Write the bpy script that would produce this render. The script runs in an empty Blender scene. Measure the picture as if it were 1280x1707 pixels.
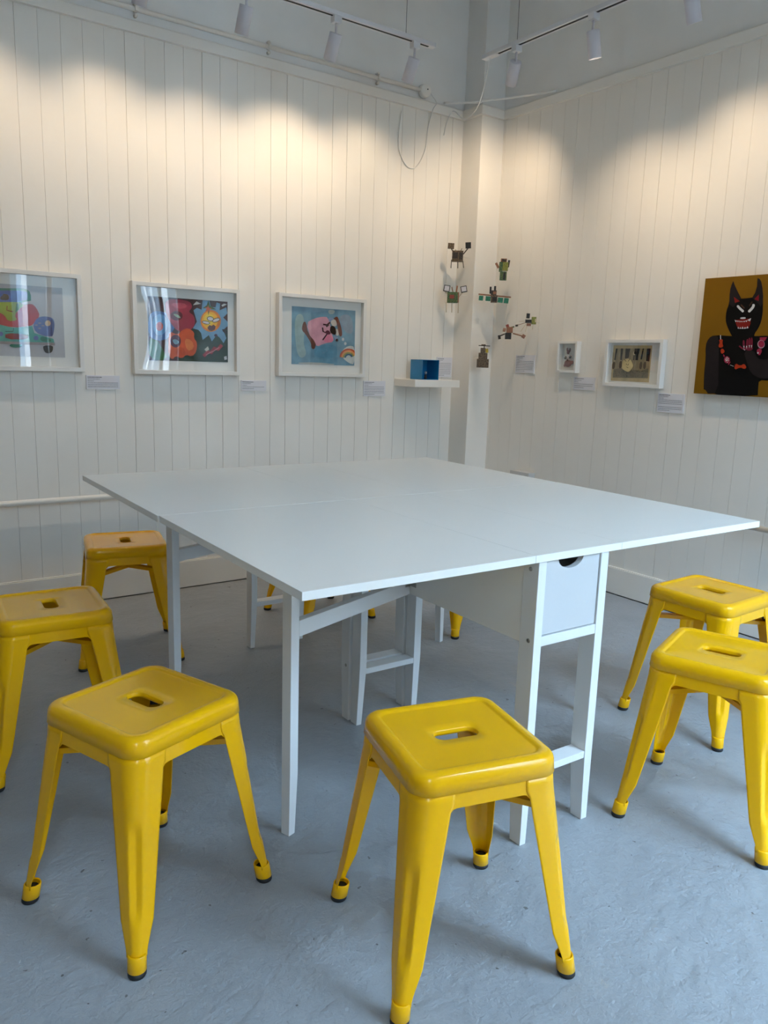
import bpy, bmesh, math, random
import numpy as np
from mathutils import Vector, Matrix
from mathutils.geometry import tessellate_polygon
random.seed(7)
PI = math.pi
S = bpy.context.scene
COL = S.collection

# ------------------------------------------------------------------ camera
yaw, pitch, roll = 0.624825, -0.1894356, 0.0313966
f = Vector((math.sin(yaw)*math.cos(pitch), math.cos(yaw)*math.cos(pitch), math.sin(pitch)))
r0 = Vector((math.cos(yaw), -math.sin(yaw), 0)); u0 = r0.cross(f)
cr, sr = math.cos(roll), math.sin(roll)
rr = cr*r0 + sr*u0; uu = -sr*r0 + cr*u0
CAM = Vector((-0.699047, -1.219990, 1.163741))
cd = bpy.data.cameras.new('camera'); cam = bpy.data.objects.new('camera', cd); COL.objects.link(cam)
cam.matrix_world = Matrix(((rr.x, uu.x, -f.x, CAM.x), (rr.y, uu.y, -f.y, CAM.y), (rr.z, uu.z, -f.z, CAM.z), (0, 0, 0, 1)))
cd.sensor_fit = 'VERTICAL'; cd.sensor_height = 36; cd.lens = 1310.74/1707*36; cd.clip_start = 0.02
S.camera = cam

# ------------------------------------------------------------------ sky, exposure
SKY = 11.2
SPOT_W = 12.6
SPOT_COL = (1.0, 0.775, 0.53)
S.view_settings.view_transform = 'Standard'
S.view_settings.look = 'None'
S.view_settings.gamma = 1.0
S.view_settings.use_curve_mapping = False
S.view_settings.exposure = 0.0
w = bpy.data.worlds.new('sky'); S.world = w; w.use_nodes = True
nt = w.node_tree; nt.nodes.clear()
out = nt.nodes.new('ShaderNodeOutputWorld'); bg = nt.nodes.new('ShaderNodeBackground')
tc = nt.nodes.new('ShaderNodeTexCoord'); sp = nt.nodes.new('ShaderNodeSeparateXYZ'); rp = nt.nodes.new('ShaderNodeValToRGB')
nt.links.new(tc.outputs['Generated'], sp.inputs[0]); nt.links.new(sp.outputs['Z'], rp.inputs[0])
e = rp.color_ramp.elements
e[0].position = 0.0; e[0].color = (0.20, 0.21, 0.22, 1)
e[0].color = (0.05, 0.055, 0.06, 1); e[1].position = 0.05; e[1].color = (0.10, 0.14, 0.18, 1)
q = e.new(0.32); q.color = (0.24, 0.36, 0.48, 1)
q = e.new(0.80); q.color = (2.0, 2.95, 4.1, 1)
nt.links.new(rp.outputs[0], bg.inputs[0]); bg.inputs[1].default_value = SKY
nt.links.new(bg.outputs[0], out.inputs[0])

# added sun over the shop roof: it only lights the reflected piers outside
sl = bpy.data.lights.new('sun', 'SUN'); sl.energy = 22; sl.angle = 0.009; sl.color = (1, 0.97, 0.92)
so = bpy.data.objects.new('sun', sl); COL.objects.link(so); so.rotation_euler = Vector((-0.15, -0.70, -0.70)).to_track_quat('-Z', 'Y').to_euler()
# room extents
YB, XR, XL, YF, ZC = 2.5, 2.628, -4.2, -1.95, 3.45
ZM0, ZM1 = 2.531, 2.581            # cap moulding
# openings in the front wall: x0, x1, z0, z1
WINS = [(-1.20, -0.85, 0.10, 3.30), (0.78, 1.70, 0.10, 3.30), (1.82, 2.44, 0.10, 3.30)]
for x0, x1, z0, z1 in WINS:        # daylight portals in the openings
    L = bpy.data.lights.new('daylight_portal', 'AREA'); L.shape = 'RECTANGLE'; L.size = x1-x0; L.size_y = z1-z0
    L.cycles.is_portal = True
    o = bpy.data.objects.new('daylight_portal', L); COL.objects.link(o)
    o.location = ((x0+x1)/2, YF-0.06, (z0+z1)/2); o.rotation_euler = (PI/2, 0, 0)

# ------------------------------------------------------------------ materials
def N(m, t): return m.node_tree.nodes.new(t)
def mat(name, col, rough=0.5, metal=0.0, coat=0.0, bump=0.0, bscale=40.0, vary=0.0, vscale=6.0, spec=0.5):
    m = bpy.data.materials.new(name); m.use_nodes = True
    b = m.node_tree.nodes['Principled BSDF']; L = m.node_tree.links
    b.inputs['Base Color'].default_value = (*col, 1); b.inputs['Roughness'].default_value = rough
    b.inputs['Metallic'].default_value = metal; b.inputs['Coat Weight'].default_value = coat
    b.inputs['Coat Roughness'].default_value = 0.08
    b.inputs['Specular IOR Level'].default_value = spec
    co = N(m, 'ShaderNodeTexCoord')
    if vary > 0:
        n = N(m, 'ShaderNodeTexNoise'); n.inputs['Scale'].default_value = vscale; n.inputs['Detail'].default_value = 5
        L.new(co.outputs['Object'], n.inputs['Vector'])
        r = N(m, 'ShaderNodeValToRGB'); L.new(n.outputs['Fac'], r.inputs[0])
        r.color_ramp.elements[0].position = 0.3; r.color_ramp.elements[1].position = 0.7
        r.color_ramp.elements[0].color = (*[c*(1-vary) for c in col], 1)
        r.color_ramp.elements[1].color = (*[min(1, c*(1+vary)) for c in col], 1)
        L.new(r.outputs[0], b.inputs['Base Color'])
    if bump > 0:
        n = N(m, 'ShaderNodeTexNoise'); n.inputs['Scale'].default_value = bscale; n.inputs['Detail'].default_value = 4
        L.new(co.outputs['Object'], n.inputs['Vector'])
        k = N(m, 'ShaderNodeBump'); k.inputs['Strength'].default_value = bump; k.inputs['Distance'].default_value = 0.002
        L.new(n.outputs['Fac'], k.inputs['Height']); L.new(k.outputs[0], b.inputs['Normal'])
    return m
def srgb(r, g, b):
    return tuple(((c/255)/12.92 if c/255 <= 0.04045 else ((c/255+0.055)/1.055)**2.4) for c in (r, g, b))

M_wall = mat('painted_boards', (0.82, 0.79, 0.73), 0.42, bump=0.35, bscale=9, vary=0.02, vscale=3)
M_trim = mat('trim_paint', (0.82, 0.79, 0.73), 0.38, bump=0.2, bscale=14)
M_upper = mat('upper_plaster', (0.80, 0.80, 0.78), 0.8, bump=0.25, bscale=30, vary=0.02)
M_front = mat('grey_shopfront_wall', (0.76, 0.74, 0.70), 0.7, bump=0.2, bscale=30)
M_ceil = mat('ceiling_paint', (0.84, 0.83, 0.80), 0.8, bump=0.2, bscale=30)
M_table = mat('white_table_laminate', (0.88, 0.865, 0.82), 0.28, bump=0.12, bscale=160)
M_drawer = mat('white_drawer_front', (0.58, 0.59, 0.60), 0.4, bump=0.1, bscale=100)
M_tlegs = mat('white_painted_wood', (0.78, 0.79, 0.79), 0.38, bump=0.15, bscale=60)
M_dark = mat('dark_gap', (0.012, 0.012, 0.014), 0.7)
M_yel = mat('yellow_enamel', (0.92, 0.47, 0.001), 0.22, coat=0.28, spec=0.2, bump=0.06, bscale=30, vary=0.03, vscale=5)
M_rub = mat('black_rubber', (0.012, 0.012, 0.012), 0.6, bump=0.1)
M_steel = mat('zinc_steel', (0.45, 0.44, 0.42), 0.35, metal=1.0, bump=0.1)
M_frame = mat('white_frame_wood', (0.76, 0.75, 0.72), 0.35, bump=0.2, bscale=50)
M_mount = mat('white_mount_board', (0.80, 0.80, 0.79), 0.8, bump=0.1, bscale=100)
M_card = mat('caption_card', (0.72, 0.72, 0.76), 0.7, bump=0.05)
M_ink = mat('black_ink', (0.04, 0.04, 0.05), 0.8, bump=0.02)
M_lamp = mat('lamp_enamel', (0.62, 0.61, 0.66), 0.45, bump=0.05)
M_rail = mat('rail_enamel', (0.66, 0.67, 0.70), 0.4, bump=0.05)
M_cable = mat('white_cable', (0.78, 0.77, 0.74), 0.45, bump=0.05)
M_wire = mat('steel_wire', (0.12, 0.12, 0.12), 0.5, metal=0.5, bump=0.05)
M_sock = mat('socket_plastic', (0.55, 0.54, 0.52), 0.4, bump=0.05)
M_blue = mat('blue_acrylic', (0.010, 0.19, 0.42), 0.25, bump=0.05, vary=0.1, vscale=10)

def floor_mat():
    m = bpy.data.materials.new('painted_concrete'); m.use_nodes = True
    b = m.node_tree.nodes['Principled BSDF']; L = m.node_tree.links
    co = N(m, 'ShaderNodeTexCoord')
    def noise(s, d=6, r=0.6, dist=0.0):
        n = N(m, 'ShaderNodeTexNoise'); n.inputs['Scale'].default_value = s; n.inputs['Detail'].default_value = d
        n.inputs['Roughness'].default_value = r; n.inputs['Distortion'].default_value = dist
        L.new(co.outputs['Object'], n.inputs['Vector']); return n.outputs['Fac']
    def ramp(fac, p0, c0, p1, c1):
        r = N(m, 'ShaderNodeValToRGB'); L.new(fac, r.inputs[0]); q = r.color_ramp.elements
        q[0].position = p0; q[0].color = (*c0, 1); q[1].position = p1; q[1].color = (*c1, 1); return r.outputs[0]
    def mix(fac, a, bb):
        x = N(m, 'ShaderNodeMix'); x.data_type = 'RGBA'; L.new(fac, x.inputs[0]); L.new(a, x.inputs[6])
        if isinstance(bb, tuple): x.inputs[7].default_value = (*bb, 1)
        else: L.new(bb, x.inputs[7])
        return x.outputs[2]
    base = ramp(noise(2.2, 5), 0.3, (0.285, 0.305, 0.325), 0.7, (0.35, 0.375, 0.40))
    spk = ramp(noise(42, 2, 0.5), 0.725, (0, 0, 0), 0.745, (1, 1, 1))
    base = mix(spk, base, (0.13, 0.13, 0.125))
    chip = ramp(noise(9, 8, 0.7, 0.4), 0.675, (0, 0, 0), 0.69, (1, 1, 1))
    base = mix(chip, base, (0.36, 0.36, 0.35))
    L.new(base, b.inputs['Base Color'])
    b.inputs['Roughness'].default_value = 0.42
    rg = ramp(noise(5, 4), 0.3, (0.34,)*3, 0.7, (0.52,)*3); L.new(rg, b.inputs['Roughness'])
    k = N(m, 'ShaderNodeBump'); k.inputs['Strength'].default_value = 0.75; k.inputs['Distance'].default_value = 0.012
    L.new(noise(19, 8, 0.58, 0.15), k.inputs['Height'])
    k2 = N(m, 'ShaderNodeBump'); k2.inputs['Strength'].default_value = 0.6; k2.inputs['Distance'].default_value = 0.004
    L.new(noise(70, 4, 0.6), k2.inputs['Height']); L.new(k.outputs[0], k2.inputs['Normal'])
    L.new(k2.outputs[0], b.inputs['Normal'])
    return m
M_floor = floor_mat()

def glass_mat(name, refl=1.0):
    m = bpy.data.materials.new(name); m.use_nodes = True
    t = m.node_tree; t.nodes.clear()
    o = t.nodes.new('ShaderNodeOutputMaterial'); mx = t.nodes.new('ShaderNodeMixShader')
    tr = t.nodes.new('ShaderNodeBsdfTransparent'); gl = t.nodes.new('ShaderNodeBsdfGlossy'); lw = t.nodes.new('ShaderNodeLayerWeight')
    pw = t.nodes.new('ShaderNodeMath'); pw.operation = 'POWER'; pw.inputs[1].default_value = 5.0; lw.inputs[0].default_value = 0.5
    fr = t.nodes.new('ShaderNodeMath'); fr.operation = 'MULTIPLY_ADD'; fr.inputs[1].default_value = 0.90; fr.inputs[2].default_value = 0.10
    t.links.new(lw.outputs['Facing'], pw.inputs[0]); t.links.new(pw.outputs[0], fr.inputs[0]); gl.inputs['Roughness'].default_value = 0.01
    tr.inputs[0].default_value = (0.97, 0.98, 0.97, 1)
    ml = t.nodes.new('ShaderNodeMath'); ml.operation = 'MULTIPLY'; ml.inputs[1].default_value = refl
    t.links.new(fr.outputs[0], ml.inputs[0]); t.links.new(ml.outputs[0], mx.inputs[0])
    t.links.new(tr.outputs[0], mx.inputs[1]); t.links.new(gl.outputs[0], mx.inputs[2]); t.links.new(mx.outputs[0], o.inputs[0])
    return m
M_glass = glass_mat('clear_glazing', 0.9)
M_pane = glass_mat('window_glass', 1.0)

def emit_mat(name, col, st):
    m = bpy.data.materials.new(name); m.use_nodes = True
    b = m.node_tree.nodes['Principled BSDF']
    b.inputs['Base Color'].default_value = (*col, 1); b.inputs['Emission Color'].default_value = (*col, 1)
    b.inputs['Emission Strength'].default_value = st
    return m
M_bulb = emit_mat('lit_lamp_lens', (1.0, 0.86, 0.66), 14)

def board_mat(name, c1, c2, sc=180):
    m = bpy.data.materials.new(name); m.use_nodes = True
    b = m.node_tree.nodes['Principled BSDF']; L = m.node_tree.links
    co = N(m, 'ShaderNodeTexCoord'); v = N(m, 'ShaderNodeTexVoronoi'); v.distance = 'CHEBYCHEV'; v.inputs['Scale'].default_value = sc
    L.new(co.outputs['Object'], v.inputs['Vector'])
    r = N(m, 'ShaderNodeValToRGB'); L.new(v.outputs['Distance'], r.inputs[0])
    r.color_ramp.elements[0].position = 0.25; r.color_ramp.elements[0].color = (*c2, 1)
    r.color_ramp.elements[1].position = 0.45; r.color_ramp.elements[1].color = (*c1, 1)
    L.new(r.outputs[0], b.inputs['Base Color']); b.inputs['Roughness'].default_value = 0.4
    return m
B_brown = board_mat('brown_circuit_board', srgb(72, 58, 42), srgb(120, 100, 75))
B_dark = board_mat('dark_circuit_board', srgb(32, 28, 26), srgb(70, 58, 50))
B_green = board_mat('green_circuit_board', srgb(45, 80, 50), srgb(110, 120, 70))
B_teal = board_mat('teal_circuit_board', srgb(15, 100, 80), srgb(60, 140, 110))
B_olive = board_mat('olive_circuit_board', srgb(110, 115, 40), srgb(140, 140, 70))
B_black = board_mat('black_circuit_board', srgb(18, 18, 20), srgb(45, 42, 40))
B_copper = mat('copper_brown', srgb(140, 95, 70), 0.5, bump=0.2, vary=0.15, vscale=80)
B_cream = mat('cream_plastic', srgb(205, 190, 165), 0.5, bump=0.1)
B_white = mat('white_tile', srgb(200, 198, 205), 0.5, bump=0.1, vary=0.08, vscale=120)
B_red = mat('dull_red', srgb(140, 60, 50), 0.5, bump=0.1)
B_yel = mat('dull_yellow', srgb(165, 145, 40), 0.5, bump=0.1)
_pm = {}
def paint(r, g, b, vary=0.10, vs=14):
    k = (r, g, b)
    if k not in _pm: _pm[k] = mat('paint_%d_%d_%d' % k, srgb(r, g, b), 0.75, bump=0.05, vary=vary, vscale=vs, spec=0.15)
    return _pm[k]

# ------------------------------------------------------------------ mesh helpers
class MB:
    def __init__(s): s.v = []; s.f = []; s.m = []; s.sm = []
    def add(s, vs, fs, mi=0, smooth=False):
        k = len(s.v); s.v += [tuple(p) for p in vs]
        for q in fs: s.f.append(tuple(i+k for i in q)); s.m.append(mi); s.sm.append(smooth)
        return s
    def box(s, a, b, mi=0, M=None):
        x0, y0, z0 = a; x1, y1, z1 = b
        vs = [Vector(p) for p in ((x0, y0, z0), (x1, y0, z0), (x1, y1, z0), (x0, y1, z0), (x0, y0, z1), (x1, y0, z1), (x1, y1, z1), (x0, y1, z1))]
        if M is not None: vs = [M @ p for p in vs]
        return s.add(vs, [(0, 3, 2, 1), (4, 5, 6, 7), (0, 1, 5, 4), (1, 2, 6, 5), (2, 3, 7, 6), (3, 0, 4, 7)], mi)
    def loft(s, rings, mi=0, closed=True, cap0=False, cap1=False, smooth=True):
        n = len(rings[0]); vs = [p for r in rings for p in r]; fs = []
        for i in range(len(rings)-1):
            for j in range(n if closed else n-1):
                k = (j+1) % n
                fs.append((i*n+j, i*n+k, (i+1)*n+k, (i+1)*n+j))
        if cap0: fs.append(tuple(reversed(range(n))))
        if cap1: fs.append(tuple((len(rings)-1)*n+j for j in range(n)))
        return s.add(vs, fs, mi, smooth)
    def tube(s, pts, r, n=10, mi=0, caps=True):
        pts = [Vector(p) for p in pts]; rings = []
        rad = r if isinstance(r, (list, tuple)) else [r]*len(pts)
        t = (pts[1]-pts[0]).normalized(); up = Vector((0, 0, 1)) if abs(t.z) < 0.9 else Vector((1, 0, 0))
        a = t.cross(up).normalized()
        for i, p in enumerate(pts):
            if i == 0: t = pts[1]-pts[0]
            elif i == len(pts)-1: t = pts[-1]-pts[-2]
            else: t = (pts[i+1]-pts[i]).normalized()+(pts[i]-pts[i-1]).normalized()
            t.normalize(); a = (a - t*a.dot(t)).normalized(); b = t.cross(a)
            rings.append([p + (a*math.cos(2*PI*k/n) + b*math.sin(2*PI*k/n))*rad[i] for k in range(n)])
        return s.loft(rings, mi, True, caps, caps)
    def lathe(s, prof, n=20, mi=0, M=None):        # prof: (radius, z), axis z
        rings = []
        for r, z in prof:
            ring = [Vector((r*math.cos(2*PI*k/n), r*math.sin(2*PI*k/n), z)) for k in range(n)]
            if M is not None: ring = [M @ p for p in ring]
            rings.append(ring)
        return s.loft(rings, mi, True, True, True)
    def poly(s, pts, mi=0):                        # pts: 3D planar polygon, may be concave
        tr = tessellate_polygon([[Vector(p) for p in pts]])
        return s.add(pts, [tuple(t) for t in tr], mi)
    def build(s, name, mats, parent=None, bevel=0.0, recalc=True, solid=0.0):
        me = bpy.data.meshes.new(name); me.from_pydata([tuple(p) for p in s.v], [], s.f)
        for m in (mats if isinstance(mats, (list, tuple)) else [mats]): me.materials.append(m)
        for i, p in enumerate(me.polygons): p.material_index = s.m[i]; p.use_smooth = s.sm[i]
        if recalc:
            b = bmesh.new(); b.from_mesh(me); bmesh.ops.recalc_face_normals(b, faces=b.faces); b.to_mesh(me); b.free()
        o = bpy.data.objects.new(name, me); COL.objects.link(o)
        if parent: o.parent = parent
        if solid:
            d = o.modifiers.new('thickness', 'SOLIDIFY'); d.thickness = solid; d.offset = -1
        if bevel:
            d = o.modifiers.new('bevel', 'BEVEL'); d.width = bevel; d.segments = 2; d.limit_method = 'ANGLE'; d.angle_limit = 0.7
        return o

def tag(o, label, cat, group=None):
    o['label'] = label; o['category'] = cat
    if group: o['group'] = group
    return o
def thing(name, label, cat, loc=(0, 0, 0), rz=0.0, group=None):
    o = bpy.data.objects.new(name, None); COL.objects.link(o); o.empty_display_size = 0.1
    o.location = loc; o.rotation_euler = (0, 0, rz)
    return tag(o, label, cat, group)
def struct(name, mb, m, bevel=0.0):
    o = mb.build(name, m, None, bevel); o['kind'] = 'structure'; return o
def children(o): return [c for c in bpy.data.objects if c.parent == o]
def copy_tree(o, parent=None):
    c = o.copy(); COL.objects.link(c); c.parent = parent
    for ch in children(o): copy_tree(ch, c)
    return c
TH = math.radians(1.3)
def T(x, y): return (math.cos(TH)*x+math.sin(TH)*y, -math.sin(TH)*x+math.cos(TH)*y)   # the tables stand 1.3 degrees askew in the room

# ------------------------------------------------------------------ room shell
struct('floor', MB().box((XL-0.2, YF-0.2, -0.1), (XR+0.2, YB+0.2, 0)), M_floor)
struct('ceiling', MB().box((XL-0.2, YF-0.2, ZC), (XR+0.2, YB+0.2, ZC+0.1)), M_ceil)

def boards(mb, a0, a1, phase, pitch_, fn, z0, z1):
    """vertical tongue and groove boards: faces with narrow V grooves; fn(a, depth, z) -> point"""
    k = math.ceil((a0-phase)/pitch_); xs = []
    while phase+k*pitch_ < a1-0.004: xs.append(phase+k*pitch_); k += 1
    pts = [(a0, 0.0)]
    for g in xs:
        if g < a0+0.004: continue
        wd = random.uniform(0.0004, 0.0014); dp = random.uniform(0.002, 0.004); st = random.uniform(-0.0005, 0.0005)
        pts += [(g-wd, 0.0), (g-wd*0.3, dp), (g+wd*0.3, dp), (g+wd, st*0)]
    pts.append((a1, 0.0))
    v = [fn(a, d, z) for a, d in pts for z in (z0, z1)]
    fs = [(2*i, 2*i+2, 2*i+3, 2*i+1) for i in range(len(pts)-1)]
    mb.add(v, fs)
mb = MB(); boards(mb, XL, 2.46, 0.0725, 0.0888, lambda a, d, z: (a, YB+d, z), 0, ZM0+0.01)
mb.box((XL-0.2, YB+0.02, 0), (XR+0.2, YB+0.15, ZC))
mb.box((XL, YB+0.004, ZM0), (XR, YB+0.02, ZC), 1)
struct('wall_back', mb, [M_wall, M_upper])
mb = MB(); boards(mb, YF, 2.34, 0.812-0.0888*40, 0.0888, lambda a, d, z: (XR+d, a, z), 0, ZM0+0.01)
mb.box((XR+0.02, YF-0.2, 0), (XR+0.15, YB+0.02, ZC))
mb.box((XR+0.004, YF, ZM0), (XR+0.02, YB, ZC), 1)
struct('wall_right', mb, [M_wall, M_upper])
struct('wall_left', MB().box((XL-0.15, YF-0.2, 0), (XL, YB+0.2, ZC)), M_upper)
# pilaster boxed into the corner
mb = MB(); mb.box((2.46, 2.34, 0), (XR+0.02, YB+0.02, ZM0+0.02), 0); mb.box((2.468, 2.348, ZM0+0.02), (XR+0.02, YB+0.02, ZC), 1)
o = struct('wall_corner_pilaster', mb, [M_wall, M_upper], 0.003)
# front wall with the shopfront openings
mb = MB(); xs = XL
for x0, x1, z0, z1 in WINS:
    mb.box((xs, YF-0.12, 0), (x0, YF, ZC)); mb.box((x0, YF-0.12, 0), (x1, YF, z0)); mb.box((x0, YF-0.12, z1), (x1, YF, ZC)); xs = x1
mb.box((xs, YF-0.12, 0), (XR+0.15, YF, ZC))
struct('wall_front', mb, M_front)
for i, (x0, x1, z0, z1) in enumerate(WINS):
    wn = bpy.data.objects.new('window_%d' % (i+1), None); COL.objects.link(wn); wn['kind'] = 'structure'; wn.location = ((x0+x1)/2, YF-0.05, 0)
    hw = (x1-x0)/2; mb = MB(); t = 0.05
    mb.box((-hw, -0.03, z0), (-hw+t, 0.03, z1)); mb.box((hw-t, -0.03, z0), (hw, 0.03, z1))
    mb.box((-hw+t, -0.03, z0), (hw-t, 0.03, z0+t)); mb.box((-hw+t, -0.03, z1-t), (hw-t, 0.03, z1))
    mb.box((-hw+t, -0.028, 1.98), (hw-t, 0.028, 2.03))
    if hw > 0.3: mb.box((-0.025, -0.028, z0+t), (0.025, 0.028, z1-t))
    mb.build('window_frame', M_trim, wn)
    MB().box((-hw+t, -0.003, z0+t), (hw-t, 0.003, z1-t)).build('window_pane', M_pane, wn)

# white piers added outside, shaped to put bright streaks in the picture glazing
mb = MB()
for x0, x1 in ((1.76, 1.85), (2.95, 2.99), (3.12, 3.16), (3.25, 3.30), (3.41, 3.66)): mb.box((x0, -6.4, -0.3), (x1, -6.0, 4.2))
struct('reflection_piers', mb, mat('white_render', (0.80, 0.84, 0.88), 0.8, bump=0.2))
# cap moulding that runs round the top of the boards
P = 0.02; a, b = 2.46, 2.34
path_in = [(XL, YB), (a, YB), (a, b), (XR, b), (XR, YF)]
path_out = [(XL, YB-P), (a-P, YB-P), (a-P, b-P), (XR-P, b-P), (XR-P, YF)]
mb = MB(); ring = lambda q, o_: [(q[0], q[1], ZM0), (o_[0], o_[1], ZM0), (o_[0], o_[1], ZM1-0.006), ((q[0]+o_[0]*3)/4, (q[1]+o_[1]*3)/4, ZM1), (q[0], q[1], ZM1)]
mb.loft([ring(q, o_) for q, o_ in zip(path_in, path_out)], 0, True, True, True, smooth=False)
struct('trim_1', mb, M_trim)
# baseboards
mb = MB().box((XL, YB-0.013, 0.004), (2.46, YB, 0.138)).box((XL, YB-0.009, 0.138), (2.46, YB, 0.143))
struct('baseboard_back', mb, M_trim, 0.002)
mb = MB().box((XR-0.013, YF, 0.004), (XR, 2.34, 0.139)).box((XR-0.009, YF, 0.139), (XR, 2.34, 0.144))
struct('baseboard_right', mb, M_trim, 0.002)
mb = MB().box((2.447, 2.327, 0.004), (2.46, YB-0.013, 0.14)).box((2.447, 2.327, 0.004), (XR-0.013, 2.34, 0.14))
struct('baseboard_corner', mb, M_trim, 0.002)
# dark uneven gap between board and floor
mb = MB()
for a0, a1, fn in ((XL, 2.447, lambda t, d: (t, YB-0.013-d)), (YF, 2.327, lambda t, d: (XR-0.013-d, t))):
    n = 160; q = [a0+(a1-a0)*i/n for i in range(n+1)]; wd = [0.0008+0.0035*max(0, random.gauss(0.3, 0.5)) for _ in q]
    v = []
    for t, d in zip(q, wd): v += [(*fn(t, -0.004), 0.0006), (*fn(t, d), 0.0006)]
    mb.add(v, [(2*i, 2*i+2, 2*i+3, 2*i+1) for i in range(n)])
struct('trim_2', mb, M_dark)

# ------------------------------------------------------------------ pipes and cables on the walls
def pipe(name, label, pts, r, clips=(), m=M_trim, cat='pipe'):
    t = thing(name, label, cat, (0, 0, 0))
    MB().tube(pts, r, 14).build('pipe_run', m, t)
    for c in clips: c.build('clip', M_trim, t)
    return t
c1 = []
for x in (-1.9, -1.25, -0.72, -0.08, 0.567, 1.21, 1.851):
    k = MB().box((x-0.007, YB-0.026, 2.618), (x+0.007, YB+0.004, 2.636))
    for dz in (2.604, 2.648): k.tube([(x, YB+0.004, dz), (x, YB-0.012, dz)], 0.008, 12)
    c1.append(k)
pipe('conduit', 'white round conduit clipped along the back wall above the cap moulding', [(XL, YB-0.012, 2.627), (2.13, YB-0.012, 2.627)], 0.0105, c1)
j = MB().lathe([(0.030, 0), (0.034, 0.004), (0.034, 0.030), (0.030, 0.036), (0.001, 0.036)], 28, 0, Matrix.Translation((2.16, YB+0.004, 2.627)) @ Matrix.Rotation(PI/2, 4, 'X'))
o = thing('junction_box', 'round white junction box at the end of the conduit near the corner', 'junction box', (2.16, YB, 2.627))
q = j.build('cover', M_trim, o); q.location = (-2.16, -YB, -2.627)
q = MB().tube([(0.006, -0.033, 0.006), (0.006, -0.0345, 0.006)], 0.0035, 10).build('screw', M_dark, o)
c2 = [MB().box((x-0.006, YB-0.04, 0.492), (x+0.006, YB, 0.510)) for x in (-2.2, -1.2, -0.45, 0.5, 1.4)]
pipe('wall_pipe', 'white painted pipe running low along the back wall behind the stools', [(XL, YB-0.035, 0.503), (2.2, YB-0.035, 0.503)], 0.013, c2)
c3 = [MB().box((XR-0.04, y-0.006, 0.487), (XR, y+0.006, 0.505)) for y in (-1.2, -0.3, 0.3)]
pipe('wall_pipe', 'white painted pipe low on the right wall beyond the table corner', [(XR-0.035, YF, 0.498), (XR-0.035, 0.62, 0.498)], 0.013, c3)

def spline(pts, n=8):
    P_ = [Vector(p) for p in pts]; out_ = []
    for i in range(len(P_)-1):
        p0 = P_[max(0, i-1)]; p1 = P_[i]; p2 = P_[i+1]; p3 = P_[min(len(P_)-1, i+2)]
        for k in range(n):
            t = k/n
            out_.append(0.5*((2*p1)+(p2-p0)*t+(2*p0-5*p1+4*p2-p3)*t*t+(3*p1-p0-3*p2+p3)*t**3))
    out_.append(P_[-1]); return out_
def cable(label, pts, r, name='cable', m=M_cable):
    o = MB().tube(spline(pts), r, 8).build(name, m); return tag(o, label, 'cable')
cable('thin white cable hanging in a long loop on the back wall boards', [(2.20, YB-0.014, 2.625), (2.24, YB-0.022, 2.58), (2.215, YB-0.024, 2.54), (2.20, YB-0.006, 2.45), (2.185, YB-0.005, 2.33), (2.13, YB-0.005, 2.235), (2.065, YB-0.005, 2.225), (2.01, YB-0.005, 2.29), (2.00, YB-0.005, 2.38), (2.015, YB-0.006, 2.50)], 0.0028)
cable('flat white cable laid across the corner on top of the mouldings', [(2.30, YB-0.012, 2.595), (2.435, 2.36, 2.596), (2.447, 2.318, 2.598), (2.54, 2.20, 2.605), (XR-0.012, 1.94, 2.592)], 0.0065)
cable('thin white cable drooping from the right lighting rail into the corner', [(2.15, 1.955, 2.655), (2.165, 1.99, 2.58), (2.21, 2.10, 2.47), (2.27, 2.27, 2.46), (2.32, 2.40, 2.53), (2.36, 2.478, 2.560), (2.335, 2.477, 2.53), (2.325, 2.490, 2.49), (2.315, 2.494, 2.43)], 0.0028)

# ------------------------------------------------------------------ wall socket
t = thing('wall_socket', 'small white double socket on its box, low on the right wall near the corner', 'socket', (XR, 1.995, 0.50), -PI/2)
MB().box((-0.075, -0.045, -0.028), (0.075, 0, 0.060)).build('back_box', M_sock, t, 0.003)
MB().box((-0.075, -0.053, -0.028), (0.075, -0.045, 0.060)).build('face_plate', M_sock, t, 0.002)
for s in (-1, 1): MB().box((s*0.035-0.007, -0.057, 0.025), (s*0.035+0.007, -0.052, 0.043)).build('switch', M_sock, t, 0.001)

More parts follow.
